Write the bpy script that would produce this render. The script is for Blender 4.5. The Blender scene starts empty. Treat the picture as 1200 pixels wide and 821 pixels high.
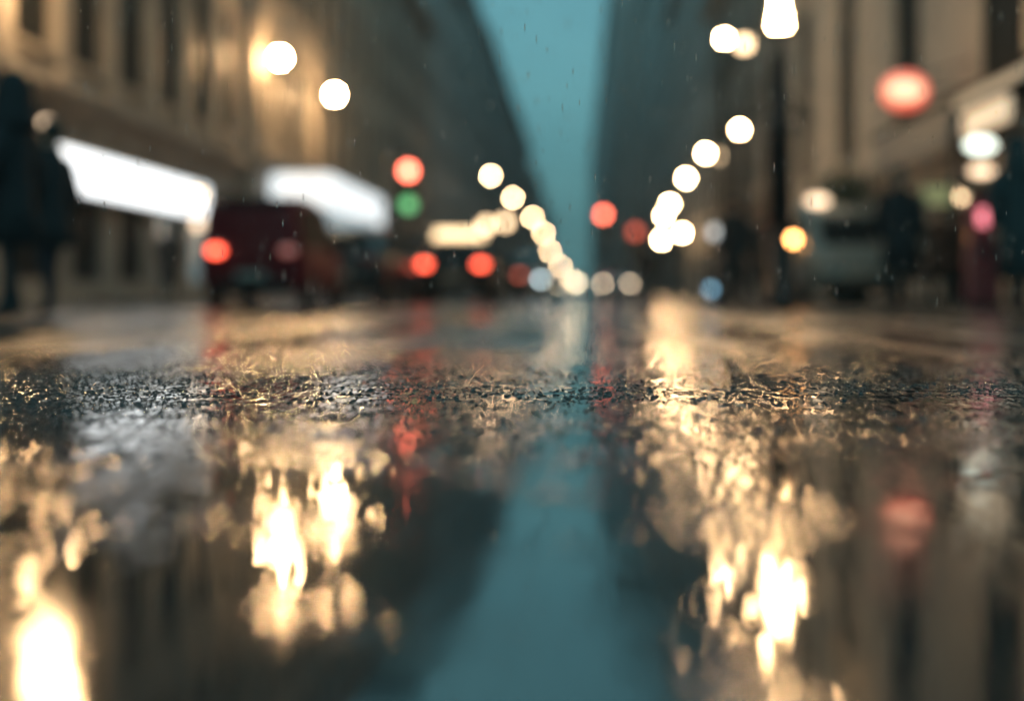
import bpy, bmesh, math, random
import numpy as np
from mathutils import Vector, Matrix
random.seed(7)
R = math.radians
sc = bpy.context.scene
col = sc.collection

# ------------------------------------------------------------------ materials
MATS = {}
def mat(name, color=(.5, .5, .5), rough=.5, metal=0.0, emit=None, strength=0.0, var=0.0, vscale=3.0, bump=0.0, spec=.5, coat=0.0, trans=0.0):
    if name in MATS:
        return MATS[name]
    m = bpy.data.materials.new(name); m.use_nodes = True
    nt = m.node_tree; b = nt.nodes['Principled BSDF']
    b.inputs['Base Color'].default_value = (*color, 1)
    b.inputs['Roughness'].default_value = rough
    b.inputs['Metallic'].default_value = metal
    b.inputs['Specular IOR Level'].default_value = spec
    b.inputs['Coat Weight'].default_value = coat
    b.inputs['Transmission Weight'].default_value = trans
    if emit:
        b.inputs['Emission Color'].default_value = (*emit, 1)
        b.inputs['Emission Strength'].default_value = strength
    if var or bump:
        tc = nt.nodes.new('ShaderNodeTexCoord')
        n = nt.nodes.new('ShaderNodeTexNoise'); n.inputs['Scale'].default_value = vscale; n.inputs['Detail'].default_value = 6
        nt.links.new(tc.outputs['Object'], n.inputs['Vector'])
        if var:
            cr = nt.nodes.new('ShaderNodeValToRGB')
            cr.color_ramp.elements[0].position = .3; cr.color_ramp.elements[1].position = .72
            cr.color_ramp.elements[0].color = (*[c * (1 - var) for c in color], 1)
            cr.color_ramp.elements[1].color = (*[min(1, c * (1 + var)) for c in color], 1)
            nt.links.new(n.outputs['Fac'], cr.inputs['Fac'])
            nt.links.new(cr.outputs['Color'], b.inputs['Base Color'])
        if bump:
            bp = nt.nodes.new('ShaderNodeBump'); bp.inputs['Strength'].default_value = .6; bp.inputs['Distance'].default_value = bump
            nt.links.new(n.outputs['Fac'], bp.inputs['Height'])
            nt.links.new(bp.outputs['Normal'], b.inputs['Normal'])
    MATS[name] = m
    return m

STONE_W = mat('warm_stone', (.34, .305, .26), .75, var=.25, vscale=1.4, bump=.01)
STONE_T = mat('tan_stone', (.50, .44, .37), .75, var=.22, vscale=1.1, bump=.01)
STONE_G = mat('grey_stone', (.42, .425, .42), .75, var=.25, vscale=.9, bump=.01)
STONE_D = mat('dark_stone', (.34, .355, .36), .75, var=.25, vscale=.9, bump=.01)
STONE_B = mat('brown_stone', (.26, .23, .20), .75, var=.25, vscale=.9, bump=.01)
SLATE = mat('roof_slate', (.07, .08, .085), .5, var=.25, vscale=4)
FRAME = mat('window_frame_paint', (.05, .05, .05), .4)
GLASS = mat('dark_window_glass', (.008, .012, .014), .5, spec=.03)
GLASS_LIT = mat('lit_shop_glass', (.05, .06, .06), .2, emit=(.55, .8, .85), strength=.28)
IRON = mat('black_iron', (.012, .016, .02), .35, metal=.3)
ALU = mat('grey_metal', (.25, .26, .27), .4, metal=.8)
RUBBER = mat('tyre_rubber', (.015, .015, .015), .7)
RIM = mat('wheel_rim_alloy', (.4, .4, .4), .3, metal=.9)
PLATE = mat('number_plate', (.3, .3, .27), .5)
LAMPC = (1.0, .73, .42)
def lampmat(name, c, s): return mat(name, (.8, .8, .75), .3, emit=c, strength=s)
L_HIGH = lampmat('lamp_glow_far', (1, .65, .36), 115)
L_ROW = lampmat('lamp_glow_row', (1, .61, .30), 220)
L_WALL = lampmat('lamp_glow_wall', (1, .60, .28), 700)
L_WALLR = lampmat('lamp_glow_unseen', (1, .61, .29), 400)
L_LANT = lampmat('lamp_glow_lantern', (1, .60, .28), 240)
L_SOFT = lampmat('lamp_glow_soft', (1, .68, .38), 7)
L_DIM = lampmat('lamp_glow_dim', (1, .7, .45), 3)
SIGN_W = lampmat('lightbox_white', (.92, .97, 1.0), 2.2)
SIGN_C = lampmat('canopy_white', (.86, .95, 1.0), 1.15)
RED_L = lampmat('red_signal_glow', (1, .16, .09), 16)
RED_T = lampmat('tail_lamp_red', (1, .09, .04), 8)
RED_DIM = lampmat('tail_lamp_red_dim', (1, .12, .06), 2)
GREEN_L = lampmat('green_signal_glow', (.2, 1, .35), 1.1)
HEAD_L = lampmat('headlamp_glow', (1, .8, .52), 12)
HEAD_B = lampmat('headlamp_bright', (1, .78, .5), 15)
COOL_L = lampmat('cool_lamp_glow', (.62, .9, .95), 14)
ORANGE_L = lampmat('orange_lamp_glow', (1, .42, .12), 26)
OFF_RED = mat('unlit_red_lens', (.12, .01, .01), .2)
OFF_AMB = mat('unlit_amber_lens', (.12, .06, .01), .2)
OFF_CLEAR = mat('unlit_clear_lens', (.3, .3, .3), .15)

# ------------------------------------------------------------------ mesh builder
class MB:
    def __init__(s): s.v = []; s.f = []; s.smooth = []
    def add(s, vs, fs, sm=False):
        o = len(s.v); s.v += [tuple(v) for v in vs]
        s.f += [tuple(i + o for i in f) for f in fs]; s.smooth += [sm] * len(fs)
        return s
    def box(s, x0, x1, y0, y1, z0, z1):
        if x0 > x1: x0, x1 = x1, x0
        if y0 > y1: y0, y1 = y1, y0
        if z0 > z1: z0, z1 = z1, z0
        return s.add([(x0, y0, z0), (x1, y0, z0), (x1, y1, z0), (x0, y1, z0), (x0, y0, z1), (x1, y0, z1), (x1, y1, z1), (x0, y1, z1)],
                     [(0, 3, 2, 1), (4, 5, 6, 7), (0, 1, 5, 4), (1, 2, 6, 5), (2, 3, 7, 6), (3, 0, 4, 7)])
    def lathe(s, prof, c=(0, 0, 0), n=16, axis='z', sx=1.0, sy=1.0):
        vs = []; fs = []; m = len(prof)
        for i in range(n):
            a = 2 * math.pi * i / n
            for r, h in prof:
                p = (r * math.cos(a) * sx, r * math.sin(a) * sy, h)
                if axis == 'x': p = (p[2], p[0], p[1])
                if axis == 'y': p = (p[0], -p[2], p[1])
                vs.append((p[0] + c[0], p[1] + c[1], p[2] + c[2]))
        for i in range(n):
            j = (i + 1) % n
            for k in range(m - 1):
                fs.append((i * m + k, j * m + k, j * m + k + 1, i * m + k + 1))
        fs.append(tuple(i * m for i in reversed(range(n)))); fs.append(tuple(i * m + m - 1 for i in range(n)))
        return s.add(vs, fs, True)
    def ball(s, c, r, n=16, k=10, sx=1, sy=1, sz=1):
        pr = [(max(1e-4, r * math.sin(math.pi * i / k)), -r * math.cos(math.pi * i / k) * sz) for i in range(k + 1)]
        return s.lathe(pr, c, n, 'z', sx, sy)
    def tube(s, pts, rads, n=8):
        pts = [Vector(p) for p in pts]; vs = []; fs = []
        if not isinstance(rads, (list, tuple)): rads = [rads] * len(pts)
        for i, p in enumerate(pts):
            t = (pts[min(i + 1, len(pts) - 1)] - pts[max(i - 1, 0)]).normalized()
            up = Vector((0, 0, 1)) if abs(t.z) < .9 else Vector((1, 0, 0))
            a = t.cross(up).normalized(); b = t.cross(a).normalized()
            for k in range(n):
                q = 2 * math.pi * k / n
                vs.append(p + rads[i] * (math.cos(q) * a + math.sin(q) * b))
        for i in range(len(pts) - 1):
            for k in range(n):
                l = (k + 1) % n
                fs.append((i * n + k, i * n + l, (i + 1) * n + l, (i + 1) * n + k))
        fs.append(tuple(range(n))); fs.append(tuple((len(pts) - 1) * n + k for k in reversed(range(n))))
        return s.add(vs, fs, True)
    def loft(s, rings, closed=True, sm=True):
        n = len(rings[0]); vs = [p for r in rings for p in r]; fs = []
        for i in range(len(rings) - 1):
            for k in range(n if closed else n - 1):
                l = (k + 1) % n
                fs.append((i * n + k, i * n + l, (i + 1) * n + l, (i + 1) * n + k))
        if closed:
            fs.append(tuple(reversed(range(n)))); fs.append(tuple((len(rings) - 1) * n + k for k in range(n)))
        return s.add(vs, fs, sm)
    def mesh(s, name):
        me = bpy.data.meshes.new(name); me.from_pydata(s.v, [], s.f); me.update()
        me.polygons.foreach_set('use_smooth', s.smooth)
        bm = bmesh.new(); bm.from_mesh(me); bmesh.ops.recalc_face_normals(bm, faces=bm.faces); bm.to_mesh(me); bm.free()
        return me
    def build(s, name, m, parent=None, loc=(0, 0, 0), bevel=0.0):
        me = s.mesh(name); me.materials.append(m)
        return link(name, me, parent, loc, bevel)
def link(name, me, parent=None, loc=(0, 0, 0), bevel=0.0):
    o = bpy.data.objects.new(name, me); col.objects.link(o); o.parent = parent; o.location = loc
    if bevel:
        b = o.modifiers.new('bevel', 'BEVEL'); b.width = bevel; b.segments = 2; b.limit_method = 'ANGLE'
    return o
def tag(o, label, cat, group=None, kind=None):
    if label: o['label'] = label
    if cat: o['category'] = cat
    if group: o['group'] = group
    if kind: o['kind'] = kind
    return o
def thing(name, label, cat, loc=(0, 0, 0), rz=0.0, group=None):
    o = bpy.data.objects.new(name, None); col.objects.link(o); o.location = loc; o.rotation_euler = (0, 0, rz)
    return tag(o, label, cat, group)
def copy_tree(o, parent=None, loc=None, label=None, rz=None):
    c = o.copy(); col.objects.link(c); c.parent = parent
    if loc is not None: c.location = loc
    if rz is not None: c.rotation_euler = (0, 0, rz)
    if label: c['label'] = label
    for ch in [q for q in bpy.data.objects if q.parent == o]:
        copy_tree(ch, c)
    return c
def swap(root, part, m):
    for o in bpy.data.objects:
        if o.parent == root or (o.parent and o.parent.parent == root):
            if o.name.split('.')[0] == part:
                o.data = o.data.copy(); o.data.materials[0] = m

F = 1648.0; VX, VY, CH = 678.0, 345.0, 0.2
def X(x, Y): return (x - VX) * Y / F
def Z(y, Y): return CH + (VY - y) * Y / F

# ------------------------------------------------------------------ camera
cam = bpy.data.cameras.new('camera'); co = bpy.data.objects.new('camera', cam); col.objects.link(co)
co.location = (0, 0, CH); co.rotation_euler = (R(90), 0, 0)
cam.sensor_width = 36; cam.lens = F / 1200 * 36
cam.shift_x = -(VX - 600) / 1200; cam.shift_y = -(410.5 - VY) / 1200
cam.clip_start = .02; cam.clip_end = 3000
cam.dof.use_dof = True; cam.dof.focus_distance = 2.85
cam.dof.aperture_fstop = (cam.lens / 1000) / 0.051
sc.camera = co

# ------------------------------------------------------------------ world
w = bpy.data.worlds.new('World'); sc.world = w; w.use_nodes = True
nt = w.node_tree; bg = nt.nodes['Background']
sky = nt.nodes.new('ShaderNodeTexSky'); sky.sky_type = 'NISHITA'; sky.sun_disc = False
SUN_EL, SUN_ROT = 4.0, 195.0
sky.sun_elevation = R(SUN_EL); sky.sun_rotation = R(SUN_ROT)
sky.dust_density = 1.0; sky.ozone_density = 4.0
tint = nt.nodes.new('ShaderNodeMix'); tint.data_type = 'RGBA'; tint.blend_type = 'MULTIPLY'; tint.inputs[0].default_value = 1
tint.inputs[7].default_value = (.34, 1.0, .78, 1)
flat = nt.nodes.new('ShaderNodeMix'); flat.data_type = 'RGBA'; flat.inputs[0].default_value = .6
flat.inputs[7].default_value = (2.1, 5.1, 5.6, 1)
nt.links.new(sky.outputs[0], tint.inputs[6]); nt.links.new(tint.outputs[2], flat.inputs[6])
ctc = nt.nodes.new('ShaderNodeTexCoord'); cn = nt.nodes.new('ShaderNodeTexNoise'); cn.inputs['Scale'].default_value = 5; cn.inputs['Detail'].default_value = 5
cmp_ = nt.nodes.new('ShaderNodeMapping'); cmp_.inputs['Scale'].default_value = (1, 1, 2.5)
nt.links.new(ctc.outputs['Generated'], cmp_.inputs[0]); nt.links.new(cmp_.outputs[0], cn.inputs['Vector'])
ccr = nt.nodes.new('ShaderNodeValToRGB'); ccr.color_ramp.elements[0].position = .3; ccr.color_ramp.elements[1].position = .7
ccr.color_ramp.elements[0].color = (.80, .84, .86, 1); ccr.color_ramp.elements[1].color = (1.14, 1.12, 1.1, 1)
cmx = nt.nodes.new('ShaderNodeMix'); cmx.data_type = 'RGBA'; cmx.blend_type = 'MULTIPLY'; cmx.inputs[0].default_value = 1
nt.links.new(cn.outputs['Fac'], ccr.inputs[0]); nt.links.new(flat.outputs[2], cmx.inputs[6]); nt.links.new(ccr.outputs[0], cmx.inputs[7])
nt.links.new(cmx.outputs[2], bg.inputs[0]); bg.inputs[1].default_value = 0.13
sun = bpy.data.lights.new('sun', 'SUN'); so = bpy.data.objects.new('sun', sun); col.objects.link(so)
sun.energy = 0.1; sun.angle = R(25); sun.color = (1, .9, .8)
so.rotation_euler = (R(90 - SUN_EL), 0, R(180 - SUN_ROT))
sc.view_settings.view_transform = 'Standard'; sc.view_settings.look = 'None'
sc.view_settings.exposure = 0; sc.view_settings.gamma = 1; sc.view_settings.use_curve_mapping = False
sc.cycles.max_bounces = 6; sc.cycles.diffuse_bounces = 2; sc.cycles.glossy_bounces = 4; sc.cycles.transmission_bounces = 4
sc.cycles.volume_bounces = 0
sc.cycles.sample_clamp_indirect = 6
sc.cycles.use_denoising = True

# ------------------------------------------------------------------ road
def road_material():
    m = bpy.data.materials.new('wet_asphalt'); m.use_nodes = True
    nt = m.node_tree; N = nt.nodes; Lk = nt.links; b = N['Principled BSDF']
    tc = N.new('ShaderNodeTexCoord')
    def math_(op, a, c, d=None, clamp=False):
        n = N.new('ShaderNodeMath'); n.operation = op; n.use_clamp = clamp
        for i, q in enumerate((a, c, d)):
            if q is None: continue
            if isinstance(q, (int, float)): n.inputs[i].default_value = q
            else: Lk.new(q, n.inputs[i])
        return n.outputs[0]
    def noise(scale, detail=2, rough=.5, dist=0, vec=None):
        n = N.new('ShaderNodeTexNoise'); n.inputs['Scale'].default_value = scale; n.inputs['Detail'].default_value = detail
        n.inputs['Roughness'].default_value = rough; n.inputs['Distortion'].default_value = dist
        Lk.new(vec if vec is not None else tc.outputs['Object'], n.inputs['Vector'])
        return n.outputs['Fac']
    def mapv(sx, sy):
        n = N.new('ShaderNodeMapping'); n.inputs['Scale'].default_value = (sx, sy, 1)
        Lk.new(tc.outputs['Object'], n.inputs['Vector']); return n.outputs[0]
    def ramp(v, a, c):
        n = N.new('ShaderNodeMapRange'); n.interpolation_type = 'SMOOTHSTEP'; n.inputs[1].default_value = a; n.inputs[2].default_value = c
        Lk.new(v, n.inputs[0]); return n.outputs[0]
    sep = N.new('ShaderNodeSeparateXYZ'); Lk.new(tc.outputs['Object'], sep.inputs[0])
    yy = math_('ADD', sep.outputs[1], math_('MULTIPLY', math_('SUBTRACT', noise(1.6, 3), .5), 1.6))
    gx = math_('ABSOLUTE', math_('ADD', math_('SUBTRACT', sep.outputs[0], .018), math_('MULTIPLY', math_('SUBTRACT', noise(1.0, 2, .5, 0, mapv(2, .7)), .5), .05)), 0)
    gully = ramp(gx, .022, .05)                    # a smooth water filled gully along the street
    rim = math_('MULTIPLY', ramp(yy, 1.75, 2.5), gully)                      # 0 in the near puddle, 1 on the open asphalt
    tracks = noise(1.0, 3, .6, 0, mapv(2.7, .07))  # wheel tracks along the street
    trk = ramp(tracks, .44, .56)
    patch = ramp(noise(.9, 4, .6, 0, mapv(1.0, .45)), .40, .62)     # thin water patches
    wet = math_('MULTIPLY', rim, math_('SUBTRACT', 1, math_('MULTIPLY', patch, .35)))
    # roughness
    rr = math_('ADD', math_('ADD', .022, math_('MULTIPLY', math_('SUBTRACT', 1, rim), math_('ADD', .018, math_('MULTIPLY', ramp(noise(4.5, 3), .42, .6), .075)))), math_('MULTIPLY', wet, math_('ADD', .04, math_('MULTIPLY', math_('MULTIPLY', math_('MULTIPLY', math_('MULTIPLY', trk, gully), .40), math_('SUBTRACT', 1, math_('MULTIPLY', patch, .5))), ramp(sep.outputs[1], 3.2, 7)))))
    Lk.new(rr, b.inputs['Roughness'])
    cr = N.new('ShaderNodeMix'); cr.data_type = 'RGBA'
    Lk.new(noise(120, 3), cr.inputs[0]); cr.inputs[6].default_value = (.008, .009, .010, 1); cr.inputs[7].default_value = (.035, .035, .034, 1)
    Lk.new(cr.outputs[2], b.inputs['Base Color'])
    b.inputs['IOR'].default_value = 1.72
    Lk.new(math_('SUBTRACT', .5, math_('MULTIPLY', math_('MULTIPLY', wet, trk), .3)), b.inputs['Specular IOR Level'])
    # ripples in the puddle
    calm = math_('MULTIPLY', ramp(noise(2.2, 2), .40, .64), math_('ADD', .8, math_('MULTIPLY', ramp(sep.outputs[1], .75, 1.6), 1.7)))
    b1 = N.new('ShaderNodeBump'); b1.inputs['Strength'].default_value = 1
    Lk.new(noise(7, 1, .4, .4), b1.inputs['Height'])
    Lk.new(math_('ADD', .00025, math_('MULTIPLY', calm, .0002)), b1.inputs['Distance'])
    b2 = N.new('ShaderNodeBump'); b2.inputs['Strength'].default_value = 1
    Lk.new(noise(34, 1.5, .5, .3), b2.inputs['Height'])
    Lk.new(math_('ADD', .00004, math_('MULTIPLY', calm, .00005)), b2.inputs['Distance']); Lk.new(b1.outputs[0], b2.inputs['Normal'])
    def drops(scale, rad, thr, amp, prev, seed, ysc=.45, mask=None):
        mp = N.new('ShaderNodeMapping'); mp.inputs['Location'].default_value = (seed, seed * 1.7, 0); mp.inputs['Scale'].default_value = (1, ysc, 1)
        wv = N.new('ShaderNodeTexNoise'); wv.inputs['Scale'].default_value = scale * .8; wv.inputs['Detail'].default_value = 1
        Lk.new(tc.outputs['Object'], wv.inputs['Vector'])
        mx = N.new('ShaderNodeMix'); mx.data_type = 'RGBA'; mx.blend_type = 'LINEAR_LIGHT'; mx.inputs[0].default_value = .35 / scale
        Lk.new(tc.outputs['Object'], mx.inputs[6]); Lk.new(wv.outputs['Color'], mx.inputs[7])
        Lk.new(mx.outputs[2], mp.inputs['Vector'])
        v = N.new('ShaderNodeTexVoronoi'); v.voronoi_dimensions = '2D'; v.inputs['Scale'].default_value = scale
        Lk.new(mp.outputs[0], v.inputs['Vector'])
        sp = N.new('ShaderNodeSeparateColor'); Lk.new(v.outputs['Color'], sp.inputs[0])
        dome = math_('SUBTRACT', 1, ramp(v.outputs['Distance'], 0, rad))
        ht = math_('MULTIPLY', dome, math_('MULTIPLY', math_('GREATER_THAN', sp.outputs[0], thr), sp.outputs[1]))
        bb = N.new('ShaderNodeBump'); bb.inputs['Strength'].default_value = 1; Lk.new(ht, bb.inputs['Height'])
        Lk.new(math_('MULTIPLY', math_('ADD', .25, calm) if mask is None else mask, amp), bb.inputs['Distance']); Lk.new(prev, bb.inputs['Normal'])
        return bb.outputs[0]
    dn = drops(19, .47, .2, .0021, b2.outputs[0], 3.1)
    dn = drops(47, .47, .25, .0008, dn, 7.7)
    dn = drops(118, .5, .04, .0012, dn, 4.4, .10, math_('MULTIPLY', math_('MULTIPLY', ramp(yy, 1.4, 2.2), gully), math_('SUBTRACT', 1, math_('MULTIPLY', patch, .55))))
    dn = drops(61, .48, .3, .0014, dn, 9.1, .12, math_('MULTIPLY', math_('MULTIPLY', ramp(yy, 1.3, 2.4), gully), patch))
    bm_ = N.new('ShaderNodeBump'); bm_.inputs['Strength'].default_value = 1
    Lk.new(noise(1.0, 1.5, .5, 0, mapv(33, 6)), bm_.inputs['Height'])
    Lk.new(math_('MULTIPLY', math_('MULTIPLY', math_('MULTIPLY', ramp(yy, 2.6, 4.0), gully), math_('ADD', .1, math_('MULTIPLY', trk, .9))), .015), bm_.inputs['Distance'])
    Lk.new(dn, bm_.inputs['Normal']); dn = bm_.outputs[0]
    b3 = N.new('ShaderNodeBump'); b3.inputs['Strength'].default_value = 1
    Lk.new(noise(230, 2, .6), b3.inputs['Height'])
    Lk.new(math_('MULTIPLY', math_('MULTIPLY', math_('MULTIPLY', wet, trk), ramp(sep.outputs[1], 3.2, 5.5)), .0005), b3.inputs['Distance']); Lk.new(dn, b3.inputs['Normal'])
    Lk.new(b3.outputs[0], b.inputs['Normal'])
    return m
ROAD = road_material()
g = MB(); g.add([(-900, -300, 0), (900, -300, 0), (900, 1500, 0), (-900, 1500, 0)], [(0, 1, 2, 3)])
tag(g.build('road', ROAD), 'wet dark asphalt street with puddles mirroring the lamps', 'road', kind='structure')
PAVE = mat('wet_paving', (.07, .07, .068), .18, var=.3, vscale=5, bump=.003, spec=.6)
for nm, x0, x1 in (('pavement', -30, -6.4), ('pavement', 3.3, 30)):
    p = MB(); p.box(x0, x1, 27, 700, -.05, .1)
    tag(p.build(nm, PAVE, bevel=.02), 'wet raised pavement along the %s row of buildings' % ('sign lit' if x0 < 0 else 'tan stone'), 'pavement', kind='structure')

# grit and drops standing out of the water film in front of the camera
def grit(name, label, mt, seed, dens, r_mu, r_sg, h0, h1):
    rng = np.random.default_rng(seed)
    n = 300000
    ys = 1.5 + 3.8 * rng.random(n) ** 1.25
    xs = (rng.random(n) - .5) * 1.15 * ys * 1200 / F - (VX - 600) / F * ys
    ph = rng.random((10, 3)) * 6.28
    fld = np.zeros(n)
    for i in range(10):
        k = .9 * 1.45 ** i
        a = rng.random() * 6.28
        fld += np.sin(k * (xs * math.cos(a) + ys * math.sin(a) * .8) * 2 + ph[i, 0]) / (1.12 ** i)
    env = np.exp(-((ys - 2.8) / np.where(ys < 2.8, .75, .9)) ** 2)
    keep = rng.random(n) < np.clip(env * dens * (1 + .9 * fld), 0.0, 1)
    xs, ys = xs[keep], ys[keep]; n = len(xs)
    r = np.clip(rng.lognormal(r_mu, r_sg, n), .0007, .006)
    h = r * rng.uniform(h0, h1, n)
    seg, rings = 7, [(1.0, -.15), (.94, .35), (.62, .80)]
    base = []
    for rr, hh in rings:
        for k in range(seg):
            a = 2 * math.pi * k / seg
            base.append((rr * math.cos(a), rr * math.sin(a), hh))
    base.append((0, 0, 1.0)); base = np.array(base); m = len(base)
    quad = []; tri = []
    for i in range(2):
        for k in range(seg):
            l = (k + 1) % seg; quad.append((i * seg + k, i * seg + l, (i + 1) * seg + l, (i + 1) * seg + k))
    for k in range(seg): tri.append((2 * seg + k, 2 * seg + (k + 1) % seg, 3 * seg))
    jit = 1 + .25 * (rng.random((n, m, 1)) - .5)
    V = base[None] * np.stack([r, r, h], 1)[:, None, :] * jit
    V[:, :, 0] += xs[:, None]; V[:, :, 1] += ys[:, None]
    V = V.reshape(-1, 3)
    off = (np.arange(n) * m)[:, None, None]
    Q = (np.array(quad)[None] + off).reshape(-1); T = (np.array(tri)[None] + off).reshape(-1)
    me = bpy.data.meshes.new(name)
    nq, ntr = n * len(quad), n * len(tri)
    me.vertices.add(len(V)); me.vertices.foreach_set('co', V.astype(np.float32).ravel())
    me.loops.add(nq * 4 + ntr * 3); me.loops.foreach_set('vertex_index', np.concatenate([Q, T]).astype(np.int32))
    me.polygons.add(nq + ntr)
    st = np.concatenate([np.arange(nq) * 4, nq * 4 + np.arange(ntr) * 3]).astype(np.int32)
    me.polygons.foreach_set('loop_start', st)
    me.update(calc_edges=True); me.validate()
    me.polygons.foreach_set('use_smooth', [True] * len(me.polygons))
    me.materials.append(mt)
    tag(link(name, me), label, name.split('_')[-1], kind='stuff')
    return n
WATER = mat('water_drop', (1, 1, 1), .0, trans=1.0); WATER.node_tree.nodes['Principled BSDF'].inputs['IOR'].default_value = 1.33
print(grit('asphalt_grit', 'fine dark wet grit standing out of the asphalt', mat('wet_grit', (.03, .03, .03), .12, spec=.75), 5, .055, -6.2, .45, .3, .8),
      grit('water_drops', 'clear rain drops beading on the wet asphalt', WATER, 6, .03, -6.1, .35, .4, .9))

# ------------------------------------------------------------------ buildings
WMESH = {}
def window_mesh(wd, ht, s, frame_m, pane_m):
    key = (round(wd, 2), round(ht, 2), s, frame_m.name, pane_m.name)
    if key not in WMESH:
        f = MB(); t = .07; d0, d1 = .05, .15
        f.box(s * d0, s * d1, -wd / 2, -wd / 2 + t, 0, ht); f.box(s * d0, s * d1, wd / 2 - t, wd / 2, 0, ht)
        f.box(s * d0, s * d1, -wd / 2 + t, wd / 2 - t, 0, t); f.box(s * d0, s * d1, -wd / 2 + t, wd / 2 - t, ht - t, ht)
        f.box(s * (d0 + .01), s * (d1 - .01), -.035, .035, t, ht - t)
        f.box(s * (d0 + .02), s * (d1 - .02), -wd / 2 + t, -.035, ht * .68, ht * .68 + .06)
        f.box(s * (d0 + .02), s * (d1 - .02), .035, wd / 2 - t, ht * .68, ht * .68 + .06)
        fm = f.mesh('window'); fm.materials.append(frame_m)
        p = MB(); p.box(s * .085, s * .10, -wd / 2 + .05, wd / 2 - .05, .05, ht - .05)
        pm = p.mesh('pane'); pm.materials.append(pane_m)
        WMESH[key] = (fm, pm)
    return WMESH[key]

def building(name, label, s, xf, y0, y1, floors, m, bays, wfrac=.45, g_h=3.6, panes=True, pil=False, cornice_m=None, group=None, arch=False, roof_h=2.2, depth=12, shop=True, lit=(), shopw=.62):
    """floors: list of storey heights above the ground storey; s=-1 left row, +1 right row (facade at local x = 0)"""
    root = thing(name, label, 'building', (xf, y0, 0), group=group)
    L = y1 - y0 - .04; bw = L / bays; ww = bw * wfrac; T = .35
    zs = [0, g_h]
    for h in floors: zs.append(zs[-1] + h)
    H = zs[-1]
    wall = MB()
    wall.box(s * (T - .02), s * depth, 0, L, 0, H)
    ops = []
    for i in range(len(zs) - 1):
        z0, z1 = zs[i], zs[i + 1]
        if i == 0: a, b_, wd = .45, z1 - z0 - .75, bw * shopw
        else: a, b_, wd = .75, (z1 - z0) - .55, ww
        if i == 0 and not shop: wd = ww
        wall.box(0, s * T, 0, L, z0, z0 + a); wall.box(0, s * T, 0, L, z0 + b_, z1)
        e = 0
        for k in range(bays):
            c = (k + .5) * bw
            wall.box(0, s * T, e, c - wd / 2, z0 + a, z0 + b_); e = c + wd / 2
            ops.append((i, k, c, z0 + a, wd, b_ - a))
        wall.box(0, s * T, e, L, z0 + a, z0 + b_)
    wall.build('wall', m, root)
    cm = cornice_m or m
    for i, k, c, z, wd, ht in ops:
        pm = GLASS_LIT if (i, k) in lit else GLASS
        fm, gm = window_mesh(wd, ht, s, FRAME, pm)
        o = link('shop_window' if i == 0 and shop else 'window', fm, root, (0, c, z))
        if panes:
            link('pane', gm, o)
            if i > 0:
                link('sill', sill_mesh(wd, s, cm), o)
                if arch: link('arch', arch_mesh(wd, ht, s, cm), o)
        else:
            o.data = WMESH.setdefault((fm.name, gm.name), merged(fm, gm))
    cm = cornice_m or m
    def corn(z, name, d=.35):
        c = MB()
        c.box(-s * d, s * .2, -.005, L + .005, z, z + .16); c.box(-s * d * .6, s * .19, 0.003, L - .003, z - .14, z - .002)
        c.box(-s * d * .3, s * .18, .006, L - .006, z - .3, z - .142)
        c.build(name, cm, root)
    corn(g_h + .02, 'string_course', .4)
    corn(H - .35, 'cornice', .55)
    if pil:
        for k in range(bays + 1):
            p = MB(); c = min(max(k * bw, .35), L - .35); hw = .3
            p.box(-s * .10, s * .1, c - hw, c + hw, g_h + .45, H - .9)
            p.box(-s * .16, s * .1, c - hw - .08, c + hw + .08, g_h + .19, g_h + .449)
            p.box(-s * .16, s * .1, c - hw - .08, c + hw + .08, H - .899, H - .66)
            p.build('pilaster', cm, root)
    rf = MB(); q = .9
    rf.add([(s * .05, .02, H), (s * (depth - .05), .02, H), (s * (depth - .05), L - .02, H), (s * .05, L - .02, H),
            (s * (.05 + q), .02, H + roof_h), (s * (depth - .05 - q), .02, H + roof_h), (s * (depth - .05 - q), L - .02, H + roof_h), (s * (.05 + q), L - .02, H + roof_h)],
           [(3, 2, 1, 0), (4, 5, 6, 7), (0, 1, 5, 4), (1, 2, 6, 5), (2, 3, 7, 6), (3, 0, 4, 7)])
    ro = rf.build('roof', SLATE, root)
    for k in range(2):
        c = MB(); yc = L * (.22 + .55 * k)
        c.box(s * 3, s * 3.7, yc, yc + 1.6, H + roof_h - .1, H + roof_h + 1.2)
        for j in range(3): c.lathe([(.12, H + roof_h + 1.2), (.1, H + roof_h + 1.6)], (s * 3.35, yc + .35 + .45 * j, 0), 8)
        c.build('chimney', STONE_D, ro)
    return root
def sill_mesh(wd, s, m):
    key = ('sill', round(wd, 2), s, m.name)
    if key not in WMESH:
        b = MB(); b.box(-s * .12, s * .045, -wd / 2 - .1, wd / 2 + .1, -.1, .003); me = b.mesh('sill'); me.materials.append(m); WMESH[key] = me
    return WMESH[key]
def arch_mesh(wd, ht, s, m):
    key = ('arch', round(wd, 2), round(ht, 2), s, m.name)
    if key not in WMESH:
        n = 10; r = wd / 2 + .12; b = MB()
        b.tube([(-s * .03, r * math.cos(math.pi * q / n), ht - .02 + r * .75 * math.sin(math.pi * q / n)) for q in range(n + 1)], .12, 6)
        me = b.mesh('arch'); me.materials.append(m); WMESH[key] = me
    return WMESH[key]
def merged(fm, gm):
    bm = bmesh.new(); bm.from_mesh(fm); n = len(bm.faces); bm.from_mesh(gm); bm.faces.ensure_lookup_table()
    for f in bm.faces[n:]: f.material_index = 1
    me = bpy.data.meshes.new('window'); bm.to_mesh(me); bm.free()
    me.materials.append(FRAME); me.materials.append(gm.materials[0]); return me

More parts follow.
